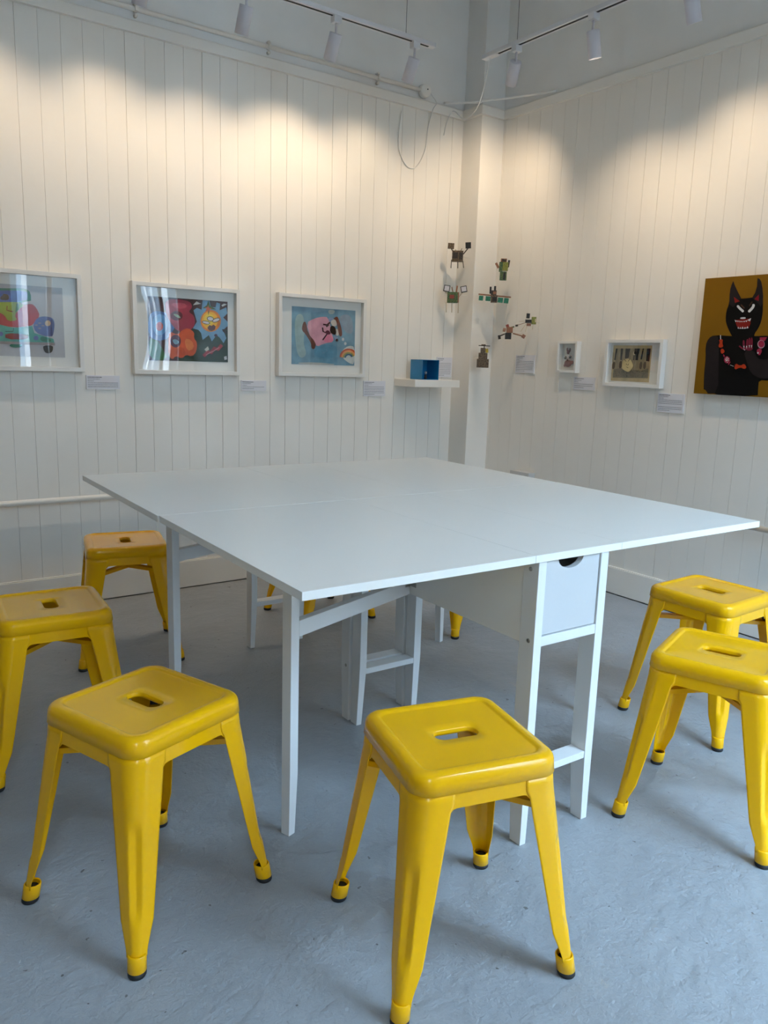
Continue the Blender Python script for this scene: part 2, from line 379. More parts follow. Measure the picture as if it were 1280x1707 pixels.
# ------------------------------------------------------------------ gateleg tables
SX0, SX1, TW, TD, TZ, TT = 0.6018, 0.8989, 1.508, 0.8, 0.74, 0.018
def taper_leg(x0, x1, y0, y1, tx, ty, ztop, zt=0.20):
    """leg with a tapered foot: side tx (-1 keeps x0 vertical, +1 keeps x1) narrows towards the floor"""
    mb = MB(); k = 0.006
    def rg(z, s):
        a0 = x0 + (k*s if tx > 0 else 0); a1 = x1 - (k*s if tx < 0 else 0)
        b0 = y0 + (2*k*s if ty > 0 else 0); b1 = y1 - (2*k*s if ty < 0 else 0)
        return [(a0, b0, z), (a1, b0, z), (a1, b1, z), (a0, b1, z)]
    mb.loft([rg(0, 1), rg(zt, 0), rg(ztop, 0)], 0, True, True, True, smooth=False); return mb
def make_table(name, label):
    t = thing(name, label, 'table', (0, 0, 0), -TH)
    g = 0.0003
    MB().box((SX0+g, 0, TZ-TT), (SX1-g, TD, TZ)).build('tabletop', M_table, t, 0.0009)
    MB().box((0, 0, TZ-TT), (SX0-g, TD, TZ)).build('leaf', M_table, t, 0.0009)
    MB().box((SX1+g, 0, TZ-TT), (TW, TD, TZ)).build('leaf', M_table, t, 0.0009)
    zt = TZ-TT
    LX0, LX1 = 0.6175, 0.8575
    for (ya, yb, ty) in ((0.004, 0.053, -1), (TD-0.053, TD-0.004, 1)):
        taper_leg(LX0, LX0+0.025, ya, yb, -1, ty, zt).build('leg', M_tlegs, t, 0.0012)
        taper_leg(LX1-0.027, LX1, ya, yb, 1, ty, zt).build('leg', M_tlegs, t, 0.0012)
        ym = (ya+yb)/2
        MB().box((LX0+0.025, ya+0.002, 0.176), (LX1-0.027, yb-0.002, 0.195)).build('stretcher', M_tlegs, t, 0.001)
        MB().box((LX0+0.025, ya+0.001, 0.513), (LX1-0.027, ya+0.02 if ya < 0.4 else yb-0.001, 0.537)).build('rail', M_tlegs, t, 0.001)
    # drawer case between the two end frames
    MB().box((LX0+0.005, 0.053, 0.513), (LX0+0.021, TD-0.053, zt)).build('side_panel', M_table, t, 0.001)
    MB().box((LX1-0.021, 0.053, 0.513), (LX1-0.005, TD-0.053, zt)).build('side_panel', M_table, t, 0.001)
    MB().box((LX0+0.021, 0.03, 0.516), (LX1-0.021, TD-0.03, 0.524)).build('case_bottom', M_table, t)
    # drawers: fronts with a half moon finger cut-out in the top edge
    for (yf, sgn) in ((0.0085, 1), (TD-0.0085, -1)):
        x0, x1, z0, z1 = LX0+0.0265, LX1-0.0295, 0.540, zt-0.001
        cx = (x0+x1)/2-0.008; R = 0.043
        pr = [(x0, z1), (x0, z0), (x1, z0), (x1, z1)] + [(cx+R*math.cos(q), z1-0.62*R*math.sin(q)) for q in [PI*i/20 for i in range(21)]]
        mb = MB(); fr = [(x, yf, z) for x, z in pr]; bk = [(x, yf+sgn*0.015, z) for x, z in pr]
        mb.poly(fr); mb.poly(bk); n = len(pr)
        mb.add(fr+bk, [(i, (i+1) % n, n+(i+1) % n, n+i) for i in range(n)])
        d = mb.build('drawer', M_drawer, t)
        MB().box((x0+0.004, yf+sgn*0.017, z0) if sgn > 0 else (x0+0.004, yf-0.36, z0), (x1-0.004, yf+0.36, z0+0.006) if sgn > 0 else (x1-0.004, yf-0.017, z0+0.006)).build('drawer_tray', M_dark, d)
    # gates: a leg, its brace and the hinge on the case side
    def gate(flip):
        s = -1 if flip else 1; ox, oy = (LX0+LX1, TD) if flip else (0, 0)
        F = lambda x, y: (ox+s*x if not flip else ox-x, oy+s*y if not flip else oy-y)
        pv = (LX0-0.001, 0.515); lg = (0.132, 0.3500) if flip else (0.1615, 0.3500)
        dx, dy = pv[0]-lg[0], pv[1]-lg[1]; L_ = math.hypot(dx, dy); ux, uy = dx/L_, dy/L_; nx, ny = uy, -ux
        def pt(a_, b_, z): x, y = lg[0]+ux*a_+nx*b_, lg[1]+uy*a_+ny*b_; X, Y = F(x, y); return (X, Y, z)
        h = 0.0142; mb = MB()
        rg = lambda z, c: [pt(-h, -h, z), pt(h-c, -h, z), pt(h-c, h-c*0.3, z), pt(-h, h-c*0.3, z)]
        mb.loft([rg(0, 0.007), rg(0.16, 0), rg(zt-0.0005, 0)], 0, True, True, True, smooth=False)
        G = mb.build('gate_leg', M_tlegs, t, 0.0012)
        mb = MB(); rg = lambda a_: [pt(a_, 0.014, 0.513), pt(a_, -0.008, 0.513), pt(a_, -0.008, 0.553), pt(a_, 0.014, 0.553)]
        mb.loft([rg(h), rg(L_-0.001)], 0, True, True, True, smooth=False); mb.build('brace', M_tlegs, G, 0.001)
        mb = MB()
        hx = LX0+0.0045
        A = [F(pv[0]-0.022, pv[1]-0.012), F(pv[0]+0.001, pv[1]+0.0)]
        mb2 = MB(); rg = lambda a_: [pt(a_, 0.0155, 0.538), pt(a_, 0.0137, 0.538), pt(a_, 0.0137, 0.552), pt(a_, 0.0155, 0.552)]
        mb2.loft([rg(L_-0.024), rg(L_-0.002)], 0, True, True, True, smooth=False)
        X, Y = F(pv[0]+0.0, pv[1]-0.013); mb2.tube([(X, Y, 0.536), (X, Y, 0.554)], 0.003, 10)
        xa, ya_ = F(hx-0.0015, 0.475); xb, yb_ = F(hx+0.0005, 0.503)
        mb2.box((min(xa, xb), min(ya_, yb_), 0.538), (max(xa, xb), max(ya_, yb_), 0.552))
        mb2.build('hinge', M_steel, G)
        for yy, zz in ((0.022, 0.527), (0.030, 0.700), (0.024, 0.186)):
            X, Y = F(LX0+0.001, yy); s_ = -1 if not flip else 1
            MB().tube([(X, Y, zz), (X+s_*0.0018, Y, zz)], 0.0055, 14).build('screw', M_steel, t)
    gate(False); gate(True)
    return t
front = make_table('gateleg_table', 'white gateleg table nearest the viewer, drawer with half moon cut-out on its near end')
back = copy_tree(front); back['label'] = 'white gateleg table pushed against the far side of the nearer one'
for o_ in (front, back): o_['group'] = 'two gateleg tables pushed together'
X, Y = T(0, 0); front.location = (X, Y, 0)
X, Y = T(-0.004, 0.802); back.location = (X, Y, 0)

# ------------------------------------------------------------------ yellow metal stools
def rrect(hx, hy, r, z, n=9):
    r = min(r, hx-0.0001, hy-0.0001); p = []
    for k in range(4):
        sx = (1, -1, -1, 1)[k]; sy = (1, 1, -1, -1)[k]
        for i in range(n+1):
            t = PI/2*(k+i/n); p.append((sx*(hx-r)+r*math.cos(t), sy*(hy-r)+r*math.sin(t), z))
    return p
def lerp(tab, z):
    for (z0, v0), (z1, v1) in zip(tab, tab[1:]):
        if (z0 <= z <= z1) or (z1 <= z <= z0): return v0+(v1-v0)*(z-z0)/(z1-z0)
    return tab[-1][1]
def make_stool():
    t = thing('metal_stool', '', 'stool')
    prof = [(0.0455, 0.0185, 0.0165, 0.4385), (0.0460, 0.0190, 0.017, 0.4470), (0.0475, 0.0205, 0.018, 0.4490),
            (0.060, 0.045, 0.018, 0.4490), (0.1165, 0.1165, 0.020, 0.4490), (0.1190, 0.1190, 0.0215, 0.4494), (0.1215, 0.1215, 0.023, 0.4512), (0.1240, 0.1240, 0.025, 0.4528),
            (0.1290, 0.1290, 0.028, 0.4536), (0.1345, 0.1345, 0.032, 0.4530), (0.1400, 0.1400, 0.035, 0.4512), (0.1445, 0.1445, 0.038, 0.4475),
            (0.1475, 0.1475, 0.040, 0.4425), (0.1488, 0.1488, 0.041, 0.4370), (0.1505, 0.1505, 0.042, 0.4150), (0.1495, 0.1495, 0.041, 0.4146),
            (0.1475, 0.1475, 0.039, 0.4370), (0.143, 0.143, 0.036, 0.4455), (0.1165, 0.1165, 0.020, 0.4475), (0.0475, 0.0205, 0.018, 0.4475), (0.0450, 0.0180, 0.016, 0.4385)]
    rings = [rrect(*p) for p in prof]; rings.append(rings[0])
    MB().loft(rings, 0, True).build('seat', M_yel, t)
    # apron strips under the skirt
    for k in range(4):
        mb = MB(); R = Matrix.Rotation(k*PI/2, 4, 'Z')
        n = 10; top = []; bot = []
        xs = [-0.082+0.164*i/24 for i in range(25)]
        for x in xs:
            e_ = max(0, abs(x)-0.066)/0.016; zb = 0.3855-0.010*(1-math.sqrt(max(0, 1-e_*e_)))
            top.append(R @ Vector((x, -0.1478, 0.416))); bot.append(R @ Vector((x, -0.1488, zb)))
        tin = [R @ (R.inverted() @ p + Vector((0, 0.0014, 0))) for p in top]; bin_ = [R @ (R.inverted() @ p + Vector((0, 0.0014, 0))) for p in bot]
        rg = [[a_, b_, c_, d_] for a_, b_, c_, d_ in zip(top, bot, bin_, tin)]
        mb.loft(rg, 0, True, True, True, smooth=False)
        mb.build('apron', M_yel, t)
    H = [(0.416, 0.1488), (0.385, 0.1505), (0.12, 0.1770), (0.055, 0.1842), (0.0, 0.190)]
    W = [(0.416, 0.076), (0.392, 0.076), (0.380, 0.070), (0.340, 0.0665), (0.10, 0.0430), (0.048, 0.0275), (0, 0.027)]
    RR = [(0.416, 0.042), (0.385, 0.040), (0.10, 0.020), (0.05, 0.0165), (0, 0.016)]
    zs = [0.416, 0.40, 0.392, 0.386, 0.380, 0.37, 0.355, 0.34] + [0.325-0.0125*i for i in range(21)] + [0.064, 0.054, 0.044, 0.036]
    zs = [z for z in zs]
    first = True
    for k in range(4):
        R = Matrix.Rotation(k*PI/2, 4, 'Z'); rings = []
        for z in zs:
            h, w_, r = lerp(H, z), lerp(W, z), lerp(RR, z)
            pts = [(h-w_, h), (h-w_*0.85-0.15*r, h)]
            gr = 0.0
            if 0.105 < z < 0.290:
                gr = min(1, (z-0.105)/0.018, (0.290-z)/0.018)
            nA = 22
            for i in range(nA+1):
                a_ = PI/2*(1-i/nA)
                u_ = (i/nA-0.5)*r*1.57      # distance along the arc from the corner line
                hw = 0.0130
                dd = 0.0068*gr*max(0.0, 1-(abs(u_)/hw)**1.6) if abs(u_) < hw else 0.0
                q = r-dd
                pts.append((h-r+q*math.cos(a_), h-r+q*math.sin(a_)))
            pts += [(h, h-w_*0.85-0.15*r), (h, h-w_)]
            rings.append([R @ Vector((x, y, z)) for x, y in pts])
        mb = MB(); mb.loft(rings, 0, False)
        # sleeve at the foot
        cz = lambda z: lerp([(0.060, 0.1690), (0.0, 0.1765)], z)
        def circ(z, r, n=20): return [R @ Vector((cz(z)+r*math.cos(2*PI*i/n), cz(z)+r*math.sin(2*PI*i/n), z)) for i in range(n)]
        mb.loft([circ(0.040, 0.0148), circ(0.042, 0.0158), circ(0.040, 0.0166), circ(0.012, 0.0170), circ(0.011, 0.0160), circ(0.03, 0.015)], 0, True)
        lg = mb.build('leg', M_yel, t, recalc=False, solid=0.0013)
        MB().loft([circ(0.034, 0.0002), circ(0.034, 0.013), circ(0.013, 0.0155), circ(0.013, 0.0178), circ(0.003, 0.0178), circ(0.0, 0.0160), circ(0.0, 0.0002)], 0, True).build('rubber_foot', M_rub, lg)
    mb = MB()
    for k in range(2):
        R = Matrix.Rotation(PI/4+k*PI/2, 4, 'Z'); zo = -0.004*k
        mb.box((-0.198, -0.011, 0.352+zo), (0.198, 0.011, 0.3555+zo), 0, R)
        for s in (-1, 1): mb.box((-0.198, s*0.011-0.0015, 0.343+zo), (0.198, s*0.011+0.0015, 0.3555+zo), 0, R)
    mb.build('cross_brace', M_yel, t)
    for k in range(4):
        R = Matrix.Rotation(PI/4+k*PI/2, 4, 'Z')
        MB().box((0.172, -0.009, 0.358), (0.190, 0.009, 0.388), 0, R).build('stacking_stop', M_rub, t, 0.002)
    return t
proto = make_stool()
STOOLS = [  # x, y (table frame), seat edge angle, extra quarter turn for the slot, label
    (-0.198, 0.319, -68.5, 0, 'yellow metal stool at the front left, standing wholly in view before the white gate leg'),
    (0.273, -0.136, -12.9, 0, 'nearest yellow metal stool, front centre, with one foot at the bottom edge'),
    (1.166, -0.135, -69.0, 0, 'yellow metal stool at the right edge, the lower and nearer of the two there'),
    (1.670, 0.230, -87.0, 0, 'yellow metal stool at the right, half hidden behind the nearer right edge stool'),
    (0.191, 1.793, 78.5, 0, 'yellow metal stool by the back wall, partly behind the far left table leg'),
    (-0.228, 1.092, 86.5, 0, 'yellow metal stool cut by the left edge, behind the front left stool'),
    (1.080, 1.820, 2.4, 0, 'yellow stool beyond the far end of the tables, only thin legs and feet visible'),
    (1.600, 1.420, 0.0, 0, 'yellow stool behind the tables, one leg with black foot visible below the side panel'),
]
for i, (x, y, a_, k, lab) in enumerate(STOOLS):
    o = proto if i == 0 else copy_tree(proto)
    X, Y = T(x, y); o.location = (X, Y, 0); o.rotation_euler = (0, 0, math.radians(a_)-TH)
    o['label'] = lab; o['group'] = 'yellow metal stools around the tables'

# ------------------------------------------------------------------ framed pictures
def homog(quad):
    """photo-trace quad (TL, TR, BR, BL) -> unit square u right, v up"""
    A = []; B = []
    for (x, y), (u, v) in zip(quad, ((0, 1), (1, 1), (1, 0), (0, 0))):
        A.append([x, y, 1, 0, 0, 0, -u*x, -u*y]); B.append(u)
        A.append([0, 0, 0, x, y, 1, -v*x, -v*y]); B.append(v)
    h = np.linalg.solve(np.array(A, float), np.array(B, float))
    def g(p):
        x, y = p; d = h[6]*x+h[7]*y+1
        return ((h[0]*x+h[1]*y+h[2])/d, (h[3]*x+h[4]*y+h[5])/d)
    return g
def stroke(pts, w_):
    """polygon along a polyline"""
    P_ = [Vector(p) for p in pts]; l = []; r = []
    for i, p in enumerate(P_):
        t = (P_[min(i+1, len(P_)-1)]-P_[max(i-1, 0)]).normalized(); n = Vector((-t.y, t.x)); ww = w_/2
        l.append(tuple(p+n*ww)); r.append(tuple(p-n*ww))
    return l+r[::-1]
def ell(cx, cy, rx, ry, n=22, rot=0.0, wob=0.0):
    o_ = []
    for i in range(n):
        a_ = 2*PI*i/n; k = 1+wob*math.sin(5*a_+1)
        x, y = rx*k*math.cos(a_), ry*k*math.sin(a_)
        o_.append((cx+x*math.cos(rot)-y*math.sin(rot), cy+x*math.sin(rot)+y*math.cos(rot)))
    return o_
def smoothp(p, it=1):
    for _ in range(it):
        q = []
        for i in range(len(p)):
            a_, b_ = p[i], p[(i+1) % len(p)]
            q += [(a_[0]*.75+b_[0]*.25, a_[1]*.75+b_[1]*.25), (a_[0]*.25+b_[0]*.75, a_[1]*.25+b_[1]*.75)]
        p = q
    return p
def artwork(name, parent, quad, x0, z0, w_, h_, depth, base, polys, thick=0.001):
    g = homog(quad); mats = [base]; mb = MB()
    mb.box((x0, -depth, z0), (x0+w_, -depth+thick, z0+h_), 0)
    for i, (m, pl) in enumerate(polys):
        if m not in mats: mats.append(m)
        q = []
        for p in pl:
            u, v = g(p); u = min(1, max(0, u)); v = min(1, max(0, v)); q.append((x0+u*w_, -depth-0.00012*(i+1), z0+v*h_))
        try: mb.poly(q, mats.index(m))
        except Exception: pass
    return mb.build(name, mats, parent, recalc=False)
def frame_ring(w_, h_, fw, d0, d1, parent, m=M_frame):
    mb = MB(); hw, hh = w_/2, h_/2
    for (ax, az), (bx, bz), (cx, cz), (dx, dz) in (
        ((-hw, -hh), (hw, -hh), (hw-fw, -hh+fw), (-hw+fw, -hh+fw)), ((hw, -hh), (hw, hh), (hw-fw, hh-fw), (hw-fw, -hh+fw)),
        ((hw, hh), (-hw, hh), (-hw+fw, hh-fw), (hw-fw, hh-fw)), ((-hw, hh), (-hw, -hh), (-hw+fw, -hh+fw), (-hw+fw, hh-fw))):
        v = [(ax, -d0, az), (bx, -d0, bz), (cx, -d0, cz), (dx, -d0, dz), (ax, -d1, az), (bx, -d1, bz), (cx, -d1, cz), (dx, -d1, dz)]
        mb.add(v, [(0, 1, 2, 3), (4, 5, 6, 7), (0, 1, 5, 4), (2, 3, 7, 6)])
    return mb.build('frame', m, parent, 0.0012)
def glazing(w_, h_, d, bulge, parent):
    n = 12; mb = MB(); v = []
    for j in range(n+1):
        for i in range(n+1):
            a_, b_ = 2*i/n-1, 2*j/n-1
            v.append((a_*w_/2, -d-bulge*(1-a_*a_)*(1-0.4*b_*b_), b_*h_/2))
    mb.add(v, [(j*(n+1)+i, j*(n+1)+i+1, (j+1)*(n+1)+i+1, (j+1)*(n+1)+i) for j in range(n) for i in range(n)], 0, True)
    return mb.build('glazing', M_glass, parent, recalc=False)
def framed(label, loc, rz, w_, h_, fw, depth, art, bulge=0.004, name='framed_picture'):
    t = thing(name, label, 'picture', loc, rz)
    frame_ring(w_, h_, fw, 0.0, depth, t)
    MB().box((-w_/2+fw, -0.008, -h_/2+fw), (w_/2-fw, 0, h_/2-fw)).build('mount', M_mount, t)
    art(t)
    glazing(w_-2*fw, h_-2*fw, depth-0.013, bulge, t)
    return t
K = srgb
def vivid(*a): return paint(*a, vary=0.16, vs=22)

def art1(t):
    P_ = []
    teal, blue, red, lime, vio = vivid(28, 120, 100), vivid(60, 95, 165), vivid(175, 45, 55), vivid(140, 160, 50), vivid(85, 105, 165)
    ltl, grey, blk, dred, cream = vivid(80, 165, 155), vivid(150, 145, 150), vivid(30, 30, 32), vivid(125, 25, 30), vivid(190, 165, 140)
    A = P_.append
    A((ltl, [(-520, 900), (-100, 850), (0, 860), (280, 930), (570, 905), (600, 1010), (760, 1060), (890, 1100), (905, 1160), (-520, 1140)]))
    A((vio, smoothp([(-480, 1050), (-500, 860), (-440, 770), (-300, 770), (-200, 900), (-260, 1020), (-380, 1060)], 2)))
    A((teal, smoothp([(-150, 345), (-100, 328), (300, 330), (480, 335), (548, 400), (552, 560), (-160, 560)], 1)))
    A((blue, smoothp([(-100, 372), (60, 362), (460, 368), (500, 400), (492, 545), (-110, 535)], 1)))
    A((blk, smoothp([(88, 510), (85, 460), (125, 440), (130, 412), (160, 418), (200, 425), (218, 460), (212, 512)], 1)))
    A((red, smoothp([(-220, 700), (-160, 560), (20, 540), (430, 590), (555, 560), (630, 620), (692, 760), (580, 880), (530, 905), (280, 932), (0, 862), (-150, 860)], 1)))
    A((lime, smoothp([(-150, 560), (20, 540), (380, 538), (440, 590), (370, 650), (300, 740), (345, 820), (200, 832), (150, 740), (60, 690), (-60, 650)], 1)))
    A((dred, stroke([(190, 600), (185, 665), (280, 690)], 14)))
    A((vivid(70, 120, 60), [(330, 560), (370, 560), (362, 660), (310, 700)]))
    A((vio, smoothp([(578, 885), (640, 780), (740, 752), (880, 778), (908, 860), (900, 960), (880, 1062), (760, 1060), (620, 1000)], 1)))
    A((vivid(60, 70, 125), smoothp([(850, 780), (905, 850), (900, 960), (880, 1060), (845, 1060), (850, 900)], 1)))
    A((cream, ell(803, 862, 44, 44)))
    for q in ((630, 890), (680, 860), (680, 940), (730, 900)): A((vivid(150, 140, 150), ell(q[0], q[1], 26, 9)))
    A((dred, smoothp([(158, 1008), (500, 1030), (505, 1108), (160, 1105)], 1)))
    A((blk, stroke([(160, 985), (280, 985), (285, 935)], 8)))
    for q in ((90, 1025), (625, 1085), (-200, 1030)): A((vio, ell(q[0], q[1], 38, 34)))
    A((teal, ell(320, 1200, 95, 32))); A((teal, smoothp([(690, 1060), (800, 1080), (870, 1130), (800, 1150), (690, 1130)], 1)))
    A((grey, [(-530, 1128), (0, 1132), (912, 1158), (912, 1200), (0, 1172), (-530, 1165)]))
    A((blk, smoothp([(732, 1200), (882, 1198), (880, 1270), (850, 1315), (770, 1318), (735, 1260)], 1)))
    A((blk, smoothp([(-480, 1175), (-340, 1178), (-345, 1260), (-380, 1300), (-450, 1295), (-482, 1250)], 1)))
    artwork('artwork', t, [(-628, 204), (1022, 328.5), (1068, 1383), (-551, 1339)], -0.232, -0.149, 0.421, 0.297, 0.0095, paint(182, 184, 192, 0.03), P_)
framed('white box frame cut by the left edge, watercolour of a teal, red and green car', (0.0215, YB, 1.285), 0, 0.530, 0.420, 0.019, 0.035, art1, 0.0018)

def art2(t):
    P_ = []; A = P_.append
    A((vivid(22, 52, 40), [(700, 600), (1045, 640), (1048, 955), (560, 945), (640, 700)]))
    A((vivid(45, 110, 60), smoothp([(283, 700), (350, 720), (400, 800), (470, 933), (283, 933)], 1)))
    A((vivid(55, 100, 165), smoothp([(273, 540), (300, 470), (370, 455), (440, 470), (545, 560), (530, 620), (470, 720), (400, 745), (330, 735), (278, 690)], 1)))
    A((vivid(90, 150, 205), smoothp([(330, 500), (420, 480), (470, 560), (440, 680), (350, 700), (310, 600)], 2)))
    A((vivid(190, 70, 60), ell(383, 605, 34, 44)))
    A((vivid(165, 50, 72), smoothp([(440, 345), (560, 340), (680, 362), (705, 420), (660, 465), (722, 500), (728, 590), (690, 640), (610, 662), (540, 640), (470, 540), (440, 450)], 2)))
    A((vivid(195, 80, 100), smoothp([(480, 380), (620, 375), (660, 420), (560, 440)], 1)))
    A((vivid(95, 25, 45), ell(548, 503, 60, 46))); A((vivid(140, 160, 135), smoothp([(508, 482), (560, 488), (596, 528), (550, 520)], 1)))
    A((vivid(215, 90, 48), smoothp([(475, 650), (560, 690), (600, 640), (660, 620), (722, 662), (715, 720), (748, 760), (742, 850), (700, 898), (640, 880), (600, 918), (540, 890), (505, 930), (468, 880), (470, 760)], 1)))
    A((vivid(235, 135, 75), smoothp([(620, 720), (700, 740), (720, 820), (650, 850)], 1)))
    A((vivid(200, 75, 30), ell(590, 860, 42, 52)))
    A((vivid(80, 35, 65), ell(538, 748, 52, 62))); A((vivid(120, 160, 185), smoothp([(505, 735), (545, 728), (578, 760), (545, 785), (520, 770)], 1)))
    A((vivid(110, 155, 190), [(800, 352), (865, 358), (880, 420), (925, 420), (935, 372), (970, 385), (965, 450), (1030, 420), (1040, 480), (1000, 520), (1042, 560), (1045, 600), (1000, 640), (1030, 720), (1003, 768), (965, 715), (935, 690), (890, 752), (860, 690), (800, 738), (785, 670), (760, 640), (705, 625), (745, 560), (712, 450), (745, 425), (790, 445)]))
    A((vivid(40, 30, 45), smoothp([(985, 625), (1035, 650), (1040, 680), (1000, 665)], 1))); A((vivid(60, 30, 60), ell(928, 693, 16, 14)))
    A((vivid(222, 125, 25), ell(878, 552, 99, 106))); A((vivid(245, 180, 30), ell(870, 548, 78, 86))); A((vivid(250, 215, 70), ell(862, 540, 48, 56)))
    A((vivid(60, 95, 50), [(855, 350), (840, 400), (800, 430), (850, 430), (855, 500), (870, 440), (930, 440), (872, 405)]))
    A((vivid(190, 90, 60), [(850, 395), (862, 425), (890, 430), (865, 445), (868, 470), (850, 452), (825, 462), (838, 435), (820, 420), (845, 420)]))
    for c, rx, ry, ro in (((875, 532), 34, 24, 0.2), ((832, 568), 40, 17, 0.2), ((930, 545), 40, 20, -0.35)):
        A((vivid(40, 30, 25), ell(*c, rx, ry, rot=ro))); A((paint(215, 210, 205), ell(c[0], c[1], rx-6, ry-6, rot=ro)))
    A((vivid(80, 35, 30), [(845, 620), (865, 592), (885, 602), (905, 588), (925, 605), (918, 635), (890, 650), (862, 645)]))
    A((vivid(150, 40, 55), stroke([(808, 895), (850, 850), (880, 862), (915, 815), (945, 830), (985, 785)], 34)))
    A((vivid(190, 130, 135), stroke([(830, 885), (870, 860), (905, 845), (960, 810)], 8)))
    A((paint(205, 205, 195), [(815, 830), (850, 798), (862, 830), (835, 848)])); A((paint(205, 205, 205), [(705, 400), (740, 362), (765, 378), (785, 385), (740, 395)]))
    A((paint(205, 205, 205), [(980, 400), (1005, 385), (1035, 392), (990, 415)])); A((paint(205, 205, 205), [(1005, 900), (1030, 892), (1035, 925), (1010, 932)]))
    artwork('artwork', t, [(266.2, 309.6), (1043.2, 367.3), (1047, 954.1), (281.8, 933.7)], -0.189, -0.145, 0.400, 0.293, 0.0095, vivid(62, 26, 32), P_)
framed('white box frame with eyed red and orange flowers and a yellow face', (0.776, YB, 1.279), 0, 0.533, 0.418, 0.019, 0.035, art2)

def art3(t):
    P_ = []; A = P_.append
    A((vivid(150, 178, 182), smoothp([(300, 380), (380, 360), (400, 520), (380, 640), (420, 780), (330, 800), (300, 600)], 2)))
    A((vivid(100, 150, 178), smoothp([(480, 690), (700, 650), (720, 800), (500, 800)], 2)))
    A((paint(175, 190, 190), smoothp([(620, 330), (690, 330), (680, 370), (630, 372)], 1)))
    A((vivid(135, 155, 175), smoothp([(720, 380), (850, 370), (870, 560), (800, 560), (760, 500)], 2)))
    A((paint(190, 195, 195), smoothp([(280, 845), (500, 835), (740, 862), (500, 866)], 1)))
    A((vivid(214, 160, 178), smoothp([(410, 455), (480, 415), (560, 395), (625, 400), (650, 520), (678, 640), (600, 650), (500, 690), (450, 600)], 1)))
    A((vivid(220, 135, 160), smoothp([(600, 560), (665, 580), (678, 638), (600, 650), (570, 620)], 1)))
    A((vivid(140, 160, 195), smoothp([(620, 405), (680, 405), (660, 450), (632, 450)], 1)))
    A((paint(205, 200, 195), smoothp([(640, 440), (690, 415), (712, 480), (668, 495)], 1)))
    A((paint(205, 200, 195), smoothp([(690, 510), (722, 520), (725, 580), (695, 580)], 1)))
    A((vivid(110, 70, 65), smoothp([(385, 440), (408, 450), (425, 555), (505, 650), (495, 700), (478, 712), (458, 700), (456, 650), (400, 560), (368, 530), (368, 490)], 1)))
    A((vivid(115, 68, 58), smoothp([(668, 415), (705, 390), (722, 410), (755, 520), (757, 588), (728, 585), (712, 500), (700, 430)], 1)))
    A((vivid(30, 26, 30), smoothp([(645, 480), (690, 490), (702, 560), (680, 575), (635, 545)], 1)))
    A((vivid(75, 45, 50), stroke([(572, 470), (610, 475), (640, 450)], 16))); A((vivid(60, 38, 42), stroke([(566, 500), (572, 538), (612, 560), (568, 622)], 14)))
    A((vivid(95, 50, 65), smoothp([(585, 545), (620, 520), (650, 560), (620, 572)], 1))); A((vivid(80, 60, 60), stroke([(600, 490), (625, 470)], 22)))
    A((vivid(150, 165, 195), [(672, 582), (720, 595), (690, 625)])); A((vivid(60, 45, 48), ell(706, 623, 13, 14)))
    A((paint(205, 212, 212), smoothp([(745, 740), (790, 690), (840, 675), (876, 690), (876, 862), (820, 845), (765, 800)], 1)))
    for i, c in enumerate(((190, 80, 45), (225, 150, 90), (150, 150, 90), (60, 100, 130))):
        r_ = 78-15*i; A((vivid(*c), stroke([(818+r_*1.0*math.cos(q), 800-r_*math.sin(q)*0.95-(14 if i < 3 else 16)+i*3) for q in [PI*(1.0-0.92*k/10) for k in range(11)]], 16)))
    A((paint(205, 212, 215), ell(764, 615, 11, 16))); A((paint(205, 212, 215), ell(786, 656, 12, 15)))
    artwork('artwork', t, [(271.5, 291.6), (887.8, 337.7), (875.4, 870.4), (266.7, 854.2)], -0.182, -0.148, 0.395, 0.296, 0.0095, vivid(112, 155, 180), P_)
framed('white box frame with a pink bed on blue and a small rainbow', (1.529, YB, 1.282), 0, 0.540, 0.420, 0.019, 0.035, art3)

